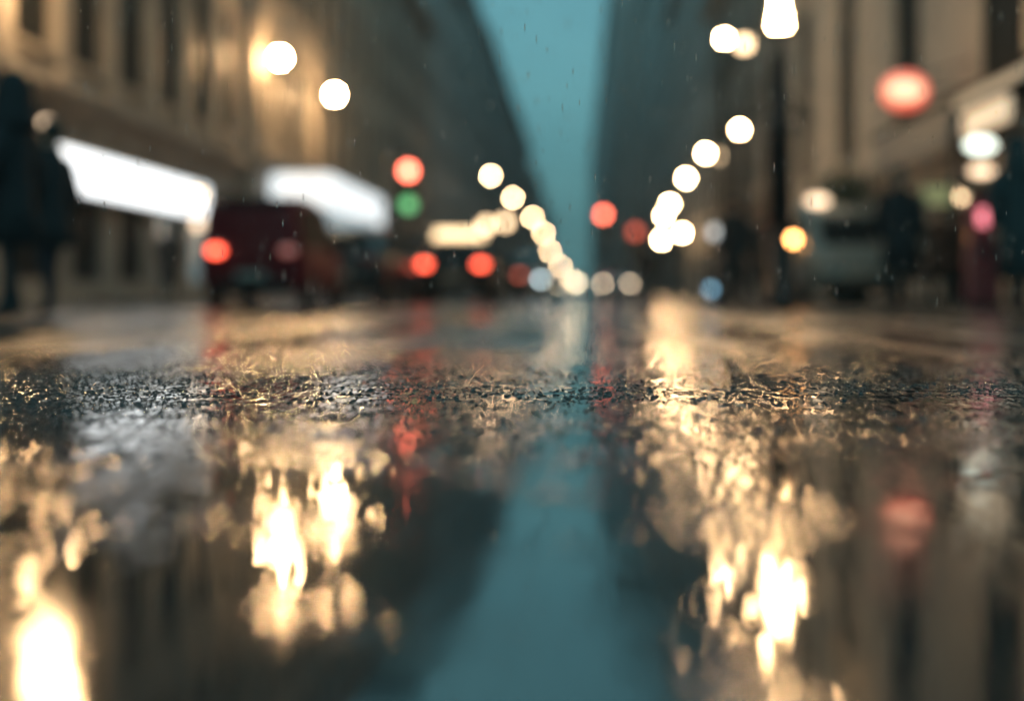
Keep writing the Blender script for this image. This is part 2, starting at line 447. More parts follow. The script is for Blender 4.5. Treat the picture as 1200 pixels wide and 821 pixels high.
LEFT = 'buildings along the left side of the street'; RIGHT = 'buildings along the right side of the street'
# left row
building('corner_building', 'warm stone building with tall narrow windows above a long white shop sign', -1, -9.4, 9.5, 39.0, [4.6, 4.0, 3.6], STONE_W, 11, .60, 3.75, pil=True, group=LEFT, lit=((0, 8), (0, 9)))
building('stone_building', 'lamp lit tan building behind the glowing white canopy', -1, -9.0, 39.0, 66.0, [4.4, 4.0, 3.2], STONE_W, 9, .46, 3.9, pil=True, group=LEFT, lit=((0, 1), (0, 2), (0, 3), (0, 4), (0, 5)))
labs = ['brown stone building directly behind the red and green traffic light', 'dark building two beyond the glowing white canopy', 'tall dark building three beyond the white canopy',
        'dark grey building above the second lamp of the left lamp row', 'dark grey building above the third lamp of the left row', 'hazy grey building near the far end of the left roofline',
        'hazy far building where the left roofline drops to the sky', 'farthest hazy building at the vanishing point, left of the sky gap']
ys = [66, 85, 107, 134, 165, 200, 262, 340, 470]
hs = [18.3, 24.5, 27, 28, 28, 28.5, 26, 25]
for i in range(8):
    hh = hs[i] - 2.0 - 3.8; nf = 5
    building('stone_building', labs[i], -1, -9.0 if i < 6 else -8.6, ys[i], ys[i + 1], [hh / nf] * nf, [STONE_B, STONE_G, STONE_G, STONE_D, STONE_G, STONE_D, STONE_G, STONE_D][i],
             [7, 8, 9, 9, 9, 9, 9, 9][i], .52, 3.8, panes=i < 3, group=LEFT)
# right row
building('stone_building', 'tan stone building with tall arched windows behind the red round sign', 1, 7.0, 13.2, 46.9, [6.6, 4.2, 3.4], STONE_T, 5, .36, 2.9, pil=False, arch=True, shopw=.5, group=RIGHT)
rl = ['greyish brown building just left of the tall lantern post', 'grey building beyond the second right hand lamp', 'tall grey building above the right row of lamps',
      'tall dark tower block on the right edge of the sky gap', 'hazy dark block behind the tower block on the right', 'hazy far block low beside the right edge of the sky', 'farthest hazy block at the vanishing point, right of the sky gap']
ry = [46.9, 75, 110, 160, 215, 290, 380, 520]; rh = [17, 23.5, 34, 41, 42, 44, 46]
for i in range(7):
    xf = 7.0 if i < 3 else 4.3
    nf = [4, 5, 8, 10, 10, 10, 10][i]; hh = rh[i] - 1.8 - 3.8
    building('stone_building', rl[i], 1, xf, ry[i], ry[i + 1], [hh / nf] * nf, [STONE_B, STONE_G, STONE_G, STONE_D, STONE_D, STONE_D, STONE_D][i],
             [8, 9, 9, 8, 8, 8, 8][i], .52, 3.8, panes=i < 2, group=RIGHT)

# ------------------------------------------------------------------ signs and canopies on the left
t = thing('shop_sign', 'long blank white lightbox sign above the left shopfronts', 'sign', (-9.4, 24.9, 0))
b = MB(); b.box(0, .26, 0, 9.7, 2.0, 2.90); b.build('sign_box', ALU, t, bevel=.02)
b = MB(); b.box(.262, .30, .05, 9.65, 2.06, 2.84); b.box(.05, .26, -.03, -.001, 2.06, 2.84); b.build('light_panel', SIGN_W, t)
for k in range(4):
    b = MB(); b.tube([(-.02, 1.2 + 2.4 * k, 3.2), (.14, 1.2 + 2.4 * k, 3.2), (.14, 1.2 + 2.4 * k, 2.90)], .02); b.build('bracket', IRON, t)
t = thing('shop_canopy', 'projecting canopy glowing white over the shop entrance on the left', 'canopy', (-9.0, 40.8, 0))
b = MB(); b.box(.02, 1.8, 0.0, 11.2, 3.72, 3.84); b.build('canopy_roof', ALU, t, bevel=.02)
b = MB(); b.box(.05, 1.74, .03, .09, 2.72, 3.715); b.build('front_panel', SIGN_C, t)
b = MB(); b.box(1.745, 1.80, .03, 11.15, 2.72, 3.715); b.build('side_panel', SIGN_C, t)
b = MB(); b.box(.05, 1.74, .10, 11.15, 2.70, 2.76); b.build('soffit', mat('canopy_soffit', (.8, .8, .8), .5, emit=(.8, .95, 1), strength=.5), t)
for k in range(3):
    b = MB(); b.tube([(.03, 1 + 4.4 * k, 5.2), (1.5, 1 + 4.4 * k, 3.84)], .025); b.build('tie_rod', IRON, t)

# ------------------------------------------------------------------ lamps
def bracket_lamp(label, x, Y, z, s, xf, r, m, name='wall_lamp', group='lamps on brackets along the left facades'):
    t = thing(name, label, 'wall lamp', (x, Y, z), group=group)
    b = MB(); b.ball((0, 0, 0), r); b.build('lamp_globe', m, t)
    b = MB(); b.lathe([(r * .55, r * .86), (r * .75, r * .95), (r * .3, r * 1.35), (.02, r * 1.6)]); b.build('lamp_cap', IRON, t)
    d = xf - x
    b = MB(); b.tube([(0, 0, r * 1.5), (0, 0, r * 2.2), (d * .4, 0, r * 2.9), (d - s * 0.1, 0, r * 2.4)], .025)
    b.tube([(d * .5, 0, r * 2.7), (d * .8, 0, r * 1.0), (d - s * 0.1, 0, r * .6)], .018); b.build('bracket_arm', IRON, t)
    b = MB(); b.box(d - s * .12, d + s * .02, -.08, .08, 0, r * 3.2); b.build('wall_plate', IRON, t, bevel=.01)
    return t
bracket_lamp('bright globe lamp on the corner building, above the two people on the left', -8.5, 22.7, 6.0, -1, -9.4, .19, L_WALLR)
Y = 39.6; bracket_lamp('bright globe lamp at the corner of the two left facades', X(328, Y), Y, Z(68, Y), -1, -9.0, .16, L_WALL)
Y = 46.5; bracket_lamp('bright globe lamp on the tan facade, right of the corner one', X(392, Y), Y, Z(111, Y), -1, -9.0, .15, L_WALL)
Y = 33.2; bracket_lamp('cream globe lamp at the right end of the long white sign', X(231, Y), Y, Z(230, Y), -1, -9.4, .16, L_SOFT)
Y = 32.4; bracket_lamp('small cream globe lamp below the right end of the long sign', X(232, Y), Y, Z(262, Y), -1, -9.4, .12, L_DIM)
Y = 24.3; bracket_lamp('small dim globe lamp just left of the long white sign', X(55, Y), Y, Z(147, Y), -1, -9.4, .13, L_DIM)

bracket_lamp('unseen globe lamp added above the view to light the tan facade', 5.9, 36, .2 + 515 * 36 / F, 1, 7.0, .17, L_WALLR, group=None)  # lamp added out of view to brighten the right hand facade
def street_lamp(label, x, Y, z, r, m, group, side=1):
    t = thing('street_lamp', label, 'street lamp', (x, Y, 0), group=group)
    b = MB(); b.lathe([(.17, 0), (.17, .12), (.13, .2), (.13, .7), (.09, .85), (.1, .9), (.075, 1.0)]); b.build('base', IRON, t)
    b = MB(); b.lathe([(.065, .98), (.05, z - r * 1.3), (.08, z - r * 1.25), (.1, z - r * .9)], n=10); b.build('pole', IRON, t)
    b = MB(); b.ball((0, 0, z), r); b.build('lamp_globe', m, t)
    b = MB(); b.lathe([(r * .5, z + r * .87), (r * .7, z + r * .95), (r * .2, z + r * 1.4), (.01, z + r * 1.8)]); b.build('lamp_cap', IRON, t)
    return t
GL = 'lamps in the left row'; GR = 'lamps in the right row'
lamps = [(575, 206, 'nearest'), (601, 232, 'second nearest'), (624, 255, 'third'), (637, 273, 'fourth'), (645, 295, 'fifth'), (657, 312, 'sixth'), (667, 325, 'farthest')]
for x, y, o in lamps:
    Yl = 6.8 * F / (VY - y)
    street_lamp('tall globe street lamp, %s in the row left of the sky gap' % o, X(x, Yl), Yl, 7.0, (.06 + Yl * .0007), L_HIGH, GL)
rlamps = [(849, 46, 4.5, 'globe street lamp just left of the big lantern, nearest of the right row'), (867, 152, 4.5, 'globe street lamp below and left of the lantern, second in the right row'),
          (827, 180, 4.5, 'third globe street lamp in the right row'), (804, 209, 4.5, 'fourth globe street lamp in the right row'),
          (785, 239, 4.5, 'fifth globe street lamp in the right row, topmost of the cluster'), (778, 253, 4.5, 'sixth globe street lamp in the right row, middle of the cluster'),
          (776, 281, 3.6, 'short globe street lamp, lowest and widest of the right hand cluster'), (800, 273, 3.6, 'short globe street lamp, rightmost of the right hand cluster')]
for x, y, z, lab in rlamps:
    Yl = (z - .2) * F / (VY - y)
    street_lamp(lab, X(x, Yl), Yl, z, (.06 + Yl * .0009) + (.05 if x == 776 else 0), L_ROW, GR)
for x, y, Yl, lab in ((872, 52, 40, 'dim globe lamp half hidden behind the nearest right row lamp'), (847, 183, 60, 'dim globe lamp behind the third lamp of the right row'),
                      (570, 264, 75, 'dim cream globe lamp just right of the lit taxi sign'), (592, 260, 82, 'dim cream globe lamp between taxi and left lamp row')):
    street_lamp(lab, X(x, Yl), Yl, Z(y, Yl), .2 if Yl < 70 else .3, L_SOFT, 'dim lamps behind the rows')
# the big lantern
Y = 21.2; lx = X(914, Y)
t = thing('lantern_post', 'tall black iron post carrying one large tapered bright lantern', 'street lamp', (lx, Y, 0))
b = MB(); b.lathe([(.26, 0), (.26, .18), (.20, .25), (.19, .9), (.13, 1.05), (.15, 1.12), (.11, 1.25)], n=12); b.build('base', IRON, t)
b = MB(); b.lathe([(.19, 1.22), (.18, 2.6), (.22, 2.64), (.22, 2.72), (.16, 2.78), (.12, 3.75), (.11, 3.82), (.05, 3.9), (.05, 4.14)], n=12); b.build('pole', IRON, t)
b = MB(); b.tube([(-.45, 0, 2.9), (.45, 0, 2.9)], .03); b.ball((-.47, 0, 2.9), .05, 8, 6); b.ball((.47, 0, 2.9), .05, 8, 6)
b.tube([(-.3, 0, 2.9), (-.2, 0, 3.15), (0, 0, 3.3)], .018); b.tube([(.3, 0, 2.9), (.2, 0, 3.15), (0, 0, 3.3)], .018); b.build('crossbar', IRON, t)
b = MB(); b.lathe([(.05, 4.16), (.12, 4.18), (.13, 4.23), (.05, 4.78), (.03, 4.8)], n=8); b.build('lantern_glass', L_LANT, t)
b = MB(); b.lathe([(.06, 4.12), (.21, 4.14), (.21, 4.176), (.06, 4.178)], n=8); b.lathe([(.1, 4.785), (.12, 4.82), (.05, 4.95), (.02, 5.05)], n=8)
for k in range(4):
    a = math.pi / 2 * k + .4; b.tube([(.205 * math.cos(a), .205 * math.sin(a), 4.17), (.09 * math.cos(a), .09 * math.sin(a), 4.8)], .009, 5)
b.build('lantern_frame', IRON, t)

# ------------------------------------------------------------------ traffic lights
def signal(label, x, Y, z, lit, head_r=.15, name='traffic_light', arm=0.0, lens_m=None):
    """head with its lit top lens at height z; arm = sideways distance to the pole"""
    t = thing(name, label, 'traffic light', (x + arm, Y, 0))
    n = 3; d = head_r * 2.5
    b = MB(); b.lathe([(.14, 0), (.14, .1), (.07, .2), (.06, z + .5)], n=10); b.build('pole', IRON, t)
    if arm:
        b = MB(); b.tube([(0, 0, z + .3), (-arm, 0, z + .45)], .045); b.build('mast_arm', IRON, t)
    hx = -arm
    b = MB(); b.box(hx - head_r * 1.35, hx + head_r * 1.35, -.42, -.12, z - d * (n - 1) - head_r * 1.4, z + head_r * 1.4); b.build('housing', IRON, t, bevel=.04)
    for k in range(n):
        zz = z - d * k
        b = MB(); b.lathe([(.001, .0), (head_r * .6, .0), (head_r, -.02)], (hx, -.46, zz), 16, 'y'); 
        b = MB(); b.ball((hx, -.425, zz), head_r, 16, 8, sy=.35); b.build('lens', lit[k], t)
        b = MB(); pts = [(hx + head_r * 1.12 * math.cos(a), head_r * 1.12 * math.sin(a) + zz) for a in [math.pi * (q / 8 * 1.2 - .1) for q in range(9)]]
        b.loft([[(px, -.42, pz) for px, pz in pts], [(px, -.64, pz) for px, pz in pts]], False); vo = b.build('visor', IRON, t)
        so_ = vo.modifiers.new('solid', 'SOLIDIFY'); so_.thickness = .012
    return t
Y = 36.0; signal('traffic light showing red with a green lens below, beside the white canopy', X(481, Y), Y, Z(202, Y), (RED_L, OFF_AMB, GREEN_L), .17, arm=-.5)
Y = 70.0; signal('small red traffic light in front of the foot of the sky gap', X(707, Y), Y, Z(252, Y), (RED_L, OFF_AMB, OFF_CLEAR), .2, arm=2.2)
Y = 58.0; signal('dim red traffic light beside the right hand lamp cluster', X(744, Y), Y, Z(272, Y), (RED_DIM, OFF_AMB, OFF_CLEAR), .2)

# ------------------------------------------------------------------ vehicles
def vehicle(name, label, cat, x, y, rz, paint, kind='car', tail=OFF_RED, head=OFF_CLEAR, sc_=1.0, group=None, extra=None):
    t = thing(name, label, cat, (x, y, 0), rz, group)
    # stations along +y (forward): y, half width, z sill, z belt, z top, half width top
    if kind == 'car':
        S = [(-2.15, .70, .42, .70, .80, .60), (-2.08, .80, .30, .80, .98, .70), (-1.80, .86, .25, .86, 1.02, .72), (-1.62, .87, .24, .90, 1.06, .72), (-1.05, .88, .22, .92, 1.42, .58),
             (-.3, .88, .22, .92, 1.47, .58), (.25, .88, .22, .92, 1.43, .57), (.95, .88, .22, .92, .99, .70), (1.6, .86, .24, .82, .88, .72), (2.0, .82, .26, .70, .78, .68), (2.15, .70, .36, .60, .66, .6)]
        ws, we, rs, re = 6, 7, 4, 3; zt, zh = .86, .66; L0, L1 = -2.16, 2.14; wz = 1.35
    else:
        S = [(-2.3, .84, .40, .95, 1.75, .72), (-2.22, .90, .30, 1.0, 1.92, .78), (-1.6, .92, .26, 1.05, 1.97, .80), (-.2, .92, .25, 1.05, 2.0, .80), (.7, .92, .25, 1.05, 1.95, .78),
             (1.15, .92, .25, 1.05, 1.72, .74), (1.75, .90, .26, 1.02, 1.12, .74), (2.15, .86, .28, .85, .95, .72), (2.3, .74, .38, .68, .76, .64)]
        ws, we, rs, re = 5, 6, 1, 0; zt, zh = 1.0, .82; L0, L1 = -2.3, 2.28; wz = 1.4
    def ring(q):
        yy, hw, z0, zb, zt_, ht = q
        half = [(hw * .9, z0), (hw, z0 + (zb - z0) * .35), (hw, z0 + (zb - z0) * .75), (hw * .97, zb), (ht + (hw * .97 - ht) * .12, zb + (zt_ - zb) * .85), (ht * .85, zt_)]
        return [(a, yy, c) for a, c in half] + [(-a, yy, c) for a, c in reversed(half)]
    b = MB(); b.loft([ring(q) for q in S]); b.build('body', paint, t)
    def off(p, n, d=.006): return tuple(Vector(p) + Vector(n) * d)
    def quad(i, j, f, nm, d=.012):
        a, c = ring(S[i]), ring(S[j])
        P = [Vector(a[5]), Vector(a[6]), Vector(c[6]), Vector(c[5])]
        n = (P[1] - P[0]).cross(P[3] - P[0]).normalized()
        if n.z < 0: n = -n
        cen = sum(P, Vector()) / 4
        Q = [cen + (p - cen) * f for p in P]
        g_ = MB(); g_.add([p + n * d for p in Q] + [p - n * .01 for p in Q], [(0, 1, 2, 3), (7, 6, 5, 4), (0, 4, 5, 1), (1, 5, 6, 2), (2, 6, 7, 3), (3, 7, 4, 0)])
        g_.build(nm, GLASS, t)
    quad(ws, we, .92, 'windscreen'); quad(re, rs, .92, 'rear_window')
    for s in (1, -1):
        for i in range(min(rs, we - 1), ws):
            a, c = ring(S[i]), ring(S[i + 1])
            k0, k1 = (3, 4) if s > 0 else (8, 7)
            P = [Vector(a[k0]), Vector(c[k0]), Vector(c[k1]), Vector(a[k1])]
            n = (P[1] - P[0]).cross(P[3] - P[0]).normalized()
            if n.x * s < 0: n = -n
            cen = sum(P, Vector()) / 4; Q = [cen + (p - cen) * .88 for p in P]
            g_ = MB(); g_.add([p + n * .012 for p in Q] + [p - n * .01 for p in Q], [(0, 1, 2, 3), (7, 6, 5, 4), (0, 4, 5, 1), (1, 5, 6, 2), (2, 6, 7, 3), (3, 7, 4, 0)])
            g_.build('side_window', GLASS, t)
        hw = S[3][1]
        for wy in (-wz, wz):
            cx = s * (hw - .1)
            b = MB(); b.lathe([(.2, -.1), (.30, -.105), (.32, -.07), (.32, .07), (.30, .105), (.2, .1)], (cx, wy, .32), 20, 'x'); wo = b.build('wheel', RUBBER, t)
            b = MB(); b.lathe([(.02, .112), (.07, .112), (.19, .09), (.2, .03)], (cx, wy, .32), 16, 'x') if s > 0 else b.lathe([(.02, -.112), (.07, -.112), (.19, -.09), (.2, -.03)], (cx, wy, .32), 16, 'x')
            b.build('rim', RIM, wo)
        b = MB(); b.ball((s * .62, L0 - .0, zt), .11, 14, 8, sx=1.25, sy=.45, sz=.75); b.build('tail_light', tail, t)
        b = MB(); b.ball((s * .60, L1 - .06, zh), .10, 14, 8, sx=1.3, sy=.6, sz=.8); b.build('headlight', head, t)
        b = MB(); b.tube([(s * .84, .82, 1.0), (s * 1.0, .80, 1.02)], .03, 6); b.ball((s * 1.02, .80, 1.05), .09, 10, 6, sy=.5); b.build('wing_mirror', paint, t)
    for yy in (L0, L1):
        sg = 1 if yy > 0 else -1
        b = MB(); b.loft([[(-.72, yy - .12 * sg, .32), (-.62, yy + .05 * sg, .32), (.62, yy + .05 * sg, .32), (.72, yy - .12 * sg, .32)], [(-.72, yy - .12 * sg, .50), (-.62, yy + .05 * sg, .50), (.62, yy + .05 * sg, .50), (.72, yy - .12 * sg, .50)]])
        b.build('bumper', RUBBER, t)
        b = MB(); b.box(-.26, .26, yy + .055 * sg, yy + .075 * sg, .53, .64); b.build('number_plate', PLATE, t)
    t.scale = (sc_, sc_, sc_)
    if extra: extra(t)
    return t
RED_P = mat('dark_red_paint', (.14, .006, .012), .5, spec=.2)
BLK_P = mat('black_paint', (.006, .008, .01), .4, coat=.0, spec=.15)
BLUE_P = mat('dark_blue_paint', (.01, .016, .024), .35, coat=.1, spec=.25)
GREY_P = mat('grey_green_paint', (.12, .15, .15), .4, coat=.2)
SILV_P = mat('silver_paint', (.25, .27, .28), .3, metal=.5, coat=.5)
def taxi_sign(t):
    b = MB(); b.loft([[(-.60, -.58, 1.475), (.60, -.58, 1.475), (.60, -.30, 1.485), (-.60, -.30, 1.485)], [(-.54, -.52, 1.70), (.54, -.52, 1.70), (.54, -.36, 1.70), (-.54, -.36, 1.70)]], sm=False)
    b.build('roof_sign', lampmat('taxi_sign_glow', (1, .68, .36), 3.2), t, bevel=.03)
v = vehicle('parked_car', 'tall dark red car with one glowing tail light near the left shops', 'car', X(290, 19.8), 21.8, R(1), RED_P, 'van', tail=RED_T, sc_=.82)
rt = [o for o in v.children if o.name.startswith('tail_light')]
rt[0].data = rt[0].data.copy(); rt[0].data.materials[0] = lampmat('tail_lamp_faint', (1, .1, .06), .35); rt[0]['label'] = 'dimmer right tail light'
Y = 33; vehicle('taxi', 'black taxi with a wide lit cream roof sign and red tail lights', 'car', X(531, Y - 2), Y, 0, BLK_P, tail=RED_T, extra=taxi_sign)
vehicle('parked_car', 'dark blue unlit car between the red car and the taxi', 'car', X(405, 27), 29, R(-4), BLUE_P)
vehicle('van', 'dark van with dim red tail lights left of the black taxi', 'van', X(468, 42), 44.2, 0, BLUE_P, 'van', tail=RED_DIM)
vehicle('waiting_car', 'dark car with dim red tail lights just right of the taxi', 'car', X(588, 48), 50, 0, BLK_P, tail=RED_DIM)
vehicle('oncoming_car', 'oncoming dark car with warm headlights left of the vanishing point', 'car', X(640, 70), 72, math.pi, BLK_P, head=HEAD_L)
vehicle('oncoming_van', 'oncoming van with cool white headlights beyond the taxi', 'van', X(617, 60), 62, math.pi, SILV_P, 'van', head=lampmat('cool_headlamp', (.75, .95, 1), 15))
vehicle('oncoming_car', 'oncoming car with dim headlights right of the vanishing point', 'car', X(722, 64), 66, math.pi, SILV_P, head=lampmat('dim_headlamp', (1, .75, .5), 22))
def van_marks(t):
    b = MB(); b.ball((.45, .5, 2.05), .1, 12, 8, sx=2.2); b.build('roof_lamp', L_DIM, t)
    b = MB(); b.ball((.98, .84, 1.28), .085, 12, 8); b.build('indicator', ORANGE_L, t)
vehicle('parked_van', 'grey green van with an orange lamp parked beside the arched facade', 'van', X(1010, 24), 26.4, math.pi, GREY_P, 'van', sc_=.94, extra=van_marks)
# motorcycle with its headlamp on
Y = 58
t = thing('motorcycle', 'oncoming motorcycle with one very bright headlamp at the vanishing point', 'motorcycle', (X(675, Y), Y, 0))
for wy in (-.68, .68):
    b = MB(); b.lathe([(.22, -.05), (.29, -.055), (.31, 0), (.29, .055), (.22, .05)], (0, wy, .31), 20, 'x'); wo = b.build('wheel', RUBBER, t)
    b = MB(); b.lathe([(.03, -.06), (.2, -.03), (.2, .03), (.03, .06)], (0, wy, .31), 12, 'x'); b.build('rim', RIM, wo)
b = MB(); b.tube([(0, -.66, .31), (0, -.5, .75), (0, -.42, .98)], .04); b.tube([(-.34, -.36, 1.02), (0, -.42, .98), (.34, -.36, 1.02)], .02); b.build('fork', ALU, t)
b = MB(); b.ball((0, -.12, .78), .2, sx=.75, sy=1.4, sz=.7); b.ball((0, 0, .42), .22, sx=.8, sy=1.2); b.build('fuel_tank', BLK_P, t)
b = MB(); b.ball((0, .45, .76), .2, sx=.8, sy=2, sz=.4); b.build('saddle', RUBBER, t)
b = MB(); b.tube([(0, .2, .4), (0, .68, .31)], .05); b.tube([(0, .2, .45), (0, .72, .7)], .04); b.build('swing_arm', ALU, t)
b = MB(); b.ball((0, -.56, .66), .13, sy=.5); b.build('headlight', HEAD_B, t)

# ------------------------------------------------------------------ people
SKIN = mat('skin', (.35, .2, .14), .5)
HAIRM = mat('dark_hair', (.015, .012, .01), .5)
SHOE = mat('dark_shoe', (.01, .01, .01), .4)
EYE = mat('eye_white', (.6, .6, .6), .3)
def person(label, x, y, rz, h, coat_c, trouser_c, stride=.16, coat_len=.55, hood=False, bag=False, width=1.0):
    t = thing('person', label, 'person', (x, y, 0.1 if False else 0), rz, 'pedestrians in the rain')
    k = h / 1.75
    V = []; E = []; Rr = []
    def jt(p, r, par=None):
        V.append((p[0] * k, p[1] * k, p[2] * k)); Rr.append(r * k)
        if par is not None: E.append((par, len(V) - 1))
        return len(V) - 1
    pel = jt((0, 0, .93), .145); sp = jt((0, .01, 1.12), .135, pel); ch = jt((0, 0, 1.32), .15, sp); nk0 = jt((0, -.005, 1.45), .075, ch)
    nk = jt((0, .0, 1.52), .055, nk0); hd0 = jt((0, .015, 1.58), .075, nk); hd1 = jt((0, .01, 1.66), .095, hd0); jt((0, 0, 1.73), .06, hd1)
    nose = jt((0, .105, 1.625), .014, hd0)
    for s in (1, -1):
        hip = jt((s * .095, 0, .86), .095, pel); fy = s * stride
        kn = jt((s * .10, fy * .55 + .03, .48), .062, hip); an = jt((s * .105, fy, .10 if True else 0), .042, kn)
        hl = jt((s * .105, fy - .03, .045), .042, an); jt((s * .12, fy + .15, .035), .034, an)
        sh = jt((s * .18, 0, 1.40), .062, ch); el = jt((s * .235, -fy * .3 - .02, 1.12), .044, sh); wr = jt((s * .245, -fy * .55 + .06, .88), .028, el)
        pm = jt((s * .245, -fy * .55 + .085, .81), .032, wr)
        for q, ln in enumerate((.068, .078, .073, .058)):
            a = jt((s * .245, -fy * .55 + .115 - .021 * q, .765), .010, pm)
            c = jt((s * .238, -fy * .55 + .118 - .021 * q, .765 - ln * .55), .009, a); jt((s * .225, -fy * .55 + .118 - .021 * q, .765 - ln), .008, c)
        th = jt((s * .225, -fy * .55 + .125, .81), .011, pm); jt((s * .215, -fy * .55 + .145, .775), .009, th)
    me = bpy.data.meshes.new('person_body'); me.from_pydata(V, E, []); tmp = bpy.data.objects.new('person_tmp', me); col.objects.link(tmp)
    md = tmp.modifiers.new('skin', 'SKIN')
    for i, r in enumerate(Rr):
        sv = me.skin_vertices[0].data[i]; sv.radius = (r * width if r > .05 else r, r * .82 if r > .12 else r); sv.use_root = i == 0
    sb = tmp.modifiers.new('sub', 'SUBSURF'); sb.levels = 1; sb.render_levels = 1
    dg = bpy.context.evaluated_depsgraph_get(); bme = bpy.data.meshes.new_from_object(tmp.evaluated_get(dg))
    bpy.data.objects.remove(tmp)
    tm = mat('cloth_%.3f_%.3f_%.3f' % trouser_c, trouser_c, .8); cm = mat('cloth_%.3f_%.3f_%.3f' % coat_c, coat_c, .8, var=.2, vscale=8)
    for m_ in (SKIN, tm, cm, SHOE): bme.materials.append(m_)
    for p in bme.polygons:
        c = p.center / k
        p.material_index = 3 if c.z < .09 else (0 if c.z > 1.47 or (abs(c.x) > .19 and c.z < .87) else (1 if c.z < .95 else 2)); p.use_smooth = True
    link('body', bme, t)
    def ringe(z, rx, ry, cy=0, n=18, a0=0): return [(rx * k * math.cos(2 * math.pi * q / n), (cy + ry * math.sin(2 * math.pi * q / n)) * k, z * k) for q in range(n)]
    zb = .93 - coat_len + .12
    b = MB(); b.loft([ringe(zb, .215 * width, .20 + stride * .35), ringe(.85, .195 * width, .165), ringe(1.08, .175 * width, .145), ringe(1.3, .205 * width, .15), ringe(1.42, .185 * width, .12), ringe(1.49, .085, .085, -.005), ringe(1.53, .08, .08, -.005)])
    b.build('coat', cm, t)
    for s in (1, -1):
        fy = s * stride
        b = MB(); b.tube([(s * .16 * width * k, 0, 1.41 * k), (s * .20 * width * k, 0, 1.38 * k), (s * .245 * k, (-fy * .3 - .02) * k, 1.12 * k), (s * .25 * k, (-fy * .52 + .05) * k, .90 * k)], [.06 * k, .085 * k, .068 * k, .056 * k], 12); b.build('sleeve', cm, t)
        b = MB(); b.ball((s * .034 * k, .083 * k, 1.655 * k), .012 * k, 8, 6); b.build('eye', EYE, t)
    b = MB()
    if hood: b.lathe([(.10, 1.36), (.185, 1.40), (.15, 1.50), (.138, 1.60), (.132, 1.68), (.11, 1.76), (.06, 1.81), (.01, 1.825)], (0, -.015, 0), 18, 'z', 1.0, 1.02); b.v = [(p[0] * k, p[1] * k, p[2] * k) for p in b.v]; b.build('hood', cm, t)
    else: b.ball((0, -.022 * k, 1.675 * k), .108 * k, 16, 12, sy=1.02, sz=1.0); b.build('hair', HAIRM, t)
    return t
DARK = (.010, .012, .016); NAVY = (.012, .016, .026); CHAR = (.018, .018, .02); TEAL = (.02, .035, .04); WINE = (.14, .012, .02)
person('tall hooded person in a long black coat at the left edge', X(14, 10.8), 10.8, R(80), 1.84, DARK, DARK, .10, .5, hood=True, width=.8)
person('person in a dark jacket standing right of the tall hooded one', X(60, 12.6), 12.6, R(70), 1.74, DARK, NAVY, .09, .42, width=.85)
person('broad person in a dark coat standing before the arched facade', X(1055, 18), 18, R(175), 1.82, DARK, DARK, .06, .55, width=1.15)
person('thin person in a dark coat left of the lantern post', X(861, 23), 23, R(160), 1.76, DARK, NAVY, .14, .6)
person('small far person in black under the right lamp cluster', X(758, 40), 40, R(170), 1.74, DARK, DARK, .15, .5)
person('person in black right beside the lantern post', X(893, 26), 26, R(185), 1.72, DARK, DARK, .1, .6)
person('person in charcoal between the lantern post and the parked van', X(938, 30), 30, R(170), 1.76, CHAR, DARK, .12, .5)
person('dim person in a brown coat under the right hand shop canopy', X(1100, 24), 24, R(150), 1.70, (.03, .02, .018), DARK, .1, .6)
person('dim person in charcoal beside the one in brown', X(1126, 25), 25, R(200), 1.74, CHAR, DARK, .1, .5)
person('person in a teal black raincoat at the right edge of the street', X(1192, 14.5), 14.5, R(190), 1.78, TEAL, DARK, .1, .7, hood=True)
person('person in black between the parked red car and the lit shop window', X(198, 28), 28, R(10), 1.62, DARK, DARK, .1, .6)

# ------------------------------------------------------------------ right hand shop things
t = thing('shop_canopy', 'dark canopy with glowing tan panel over the shops on the right', 'canopy', (7.0, 16.0, 0))
b = MB(); b.loft([[(0, 0, 3.5), (-1.55, 0, 3.12), (-1.55, 0, 3.02), (0, 0, 3.2)], [(0, 10.2, 3.5), (-1.55, 10.2, 3.12), (-1.55, 10.2, 3.02), (0, 10.2, 3.2)]], sm=False); b.build('canopy_roof', mat('black_canvas', (.012, .014, .015), .8, spec=.1), t)
b = MB(); b.box(-1.60, -1.552, 4.5, 9.6, 2.36, 2.98); b.build('valance', mat('grey_valance', (.16, .17, .18), .5), t)
b = MB(); b.box(-1.62, -1.552, 1.7, 3.7, 2.40, 2.72); b.build('lit_panel', lampmat('tan_panel_glow', (1, .72, .45), .75), t)
b = MB(); b.box(-1.58, -1.552, .1, 4.3, 2.86, 3.0); b.build('edge_light', lampmat('edge_glow', (1, .7, .42), .14), t)
for k in range(3):
    b = MB(); b.tube([(-1.4, .4 + 4.6 * k, 0), (-1.4, .4 + 4.6 * k, 3.06)], .04); b.build('canopy_post', IRON, t)
def ceiling_lamp(label, x, y, Y, r, m, sx=1):
    t = thing('hanging_lamp', label, 'lamp', (X(x, Y), Y, Z(y, Y)), group='lamps under the right hand canopy')
    b = MB(); b.ball((0, 0, 0), r, sx=sx); b.build('lamp_globe', m, t)
    top = 3.12 - Z(y, Y)
    b = MB(); b.lathe([(r * .5, r * .88), (r * .4, r * 1.1), (.015, r * 1.3), (.012, top)], n=8); b.build('cord', IRON, t)
ceiling_lamp('flat white lamp glowing under the right hand canopy', 1149, 170, 20.5, .11, lampmat('white_lamp_glow', (.9, 1, .85), 3.5), 2.0)
ceiling_lamp('small tan globe lamp above the red ticket machine', 1128, 230, 21.5, .075, L_SOFT)
ceiling_lamp('dim tan globe lamp deep under the right hand canopy', 1150, 200, 23.5, .09, L_DIM, 2.2)
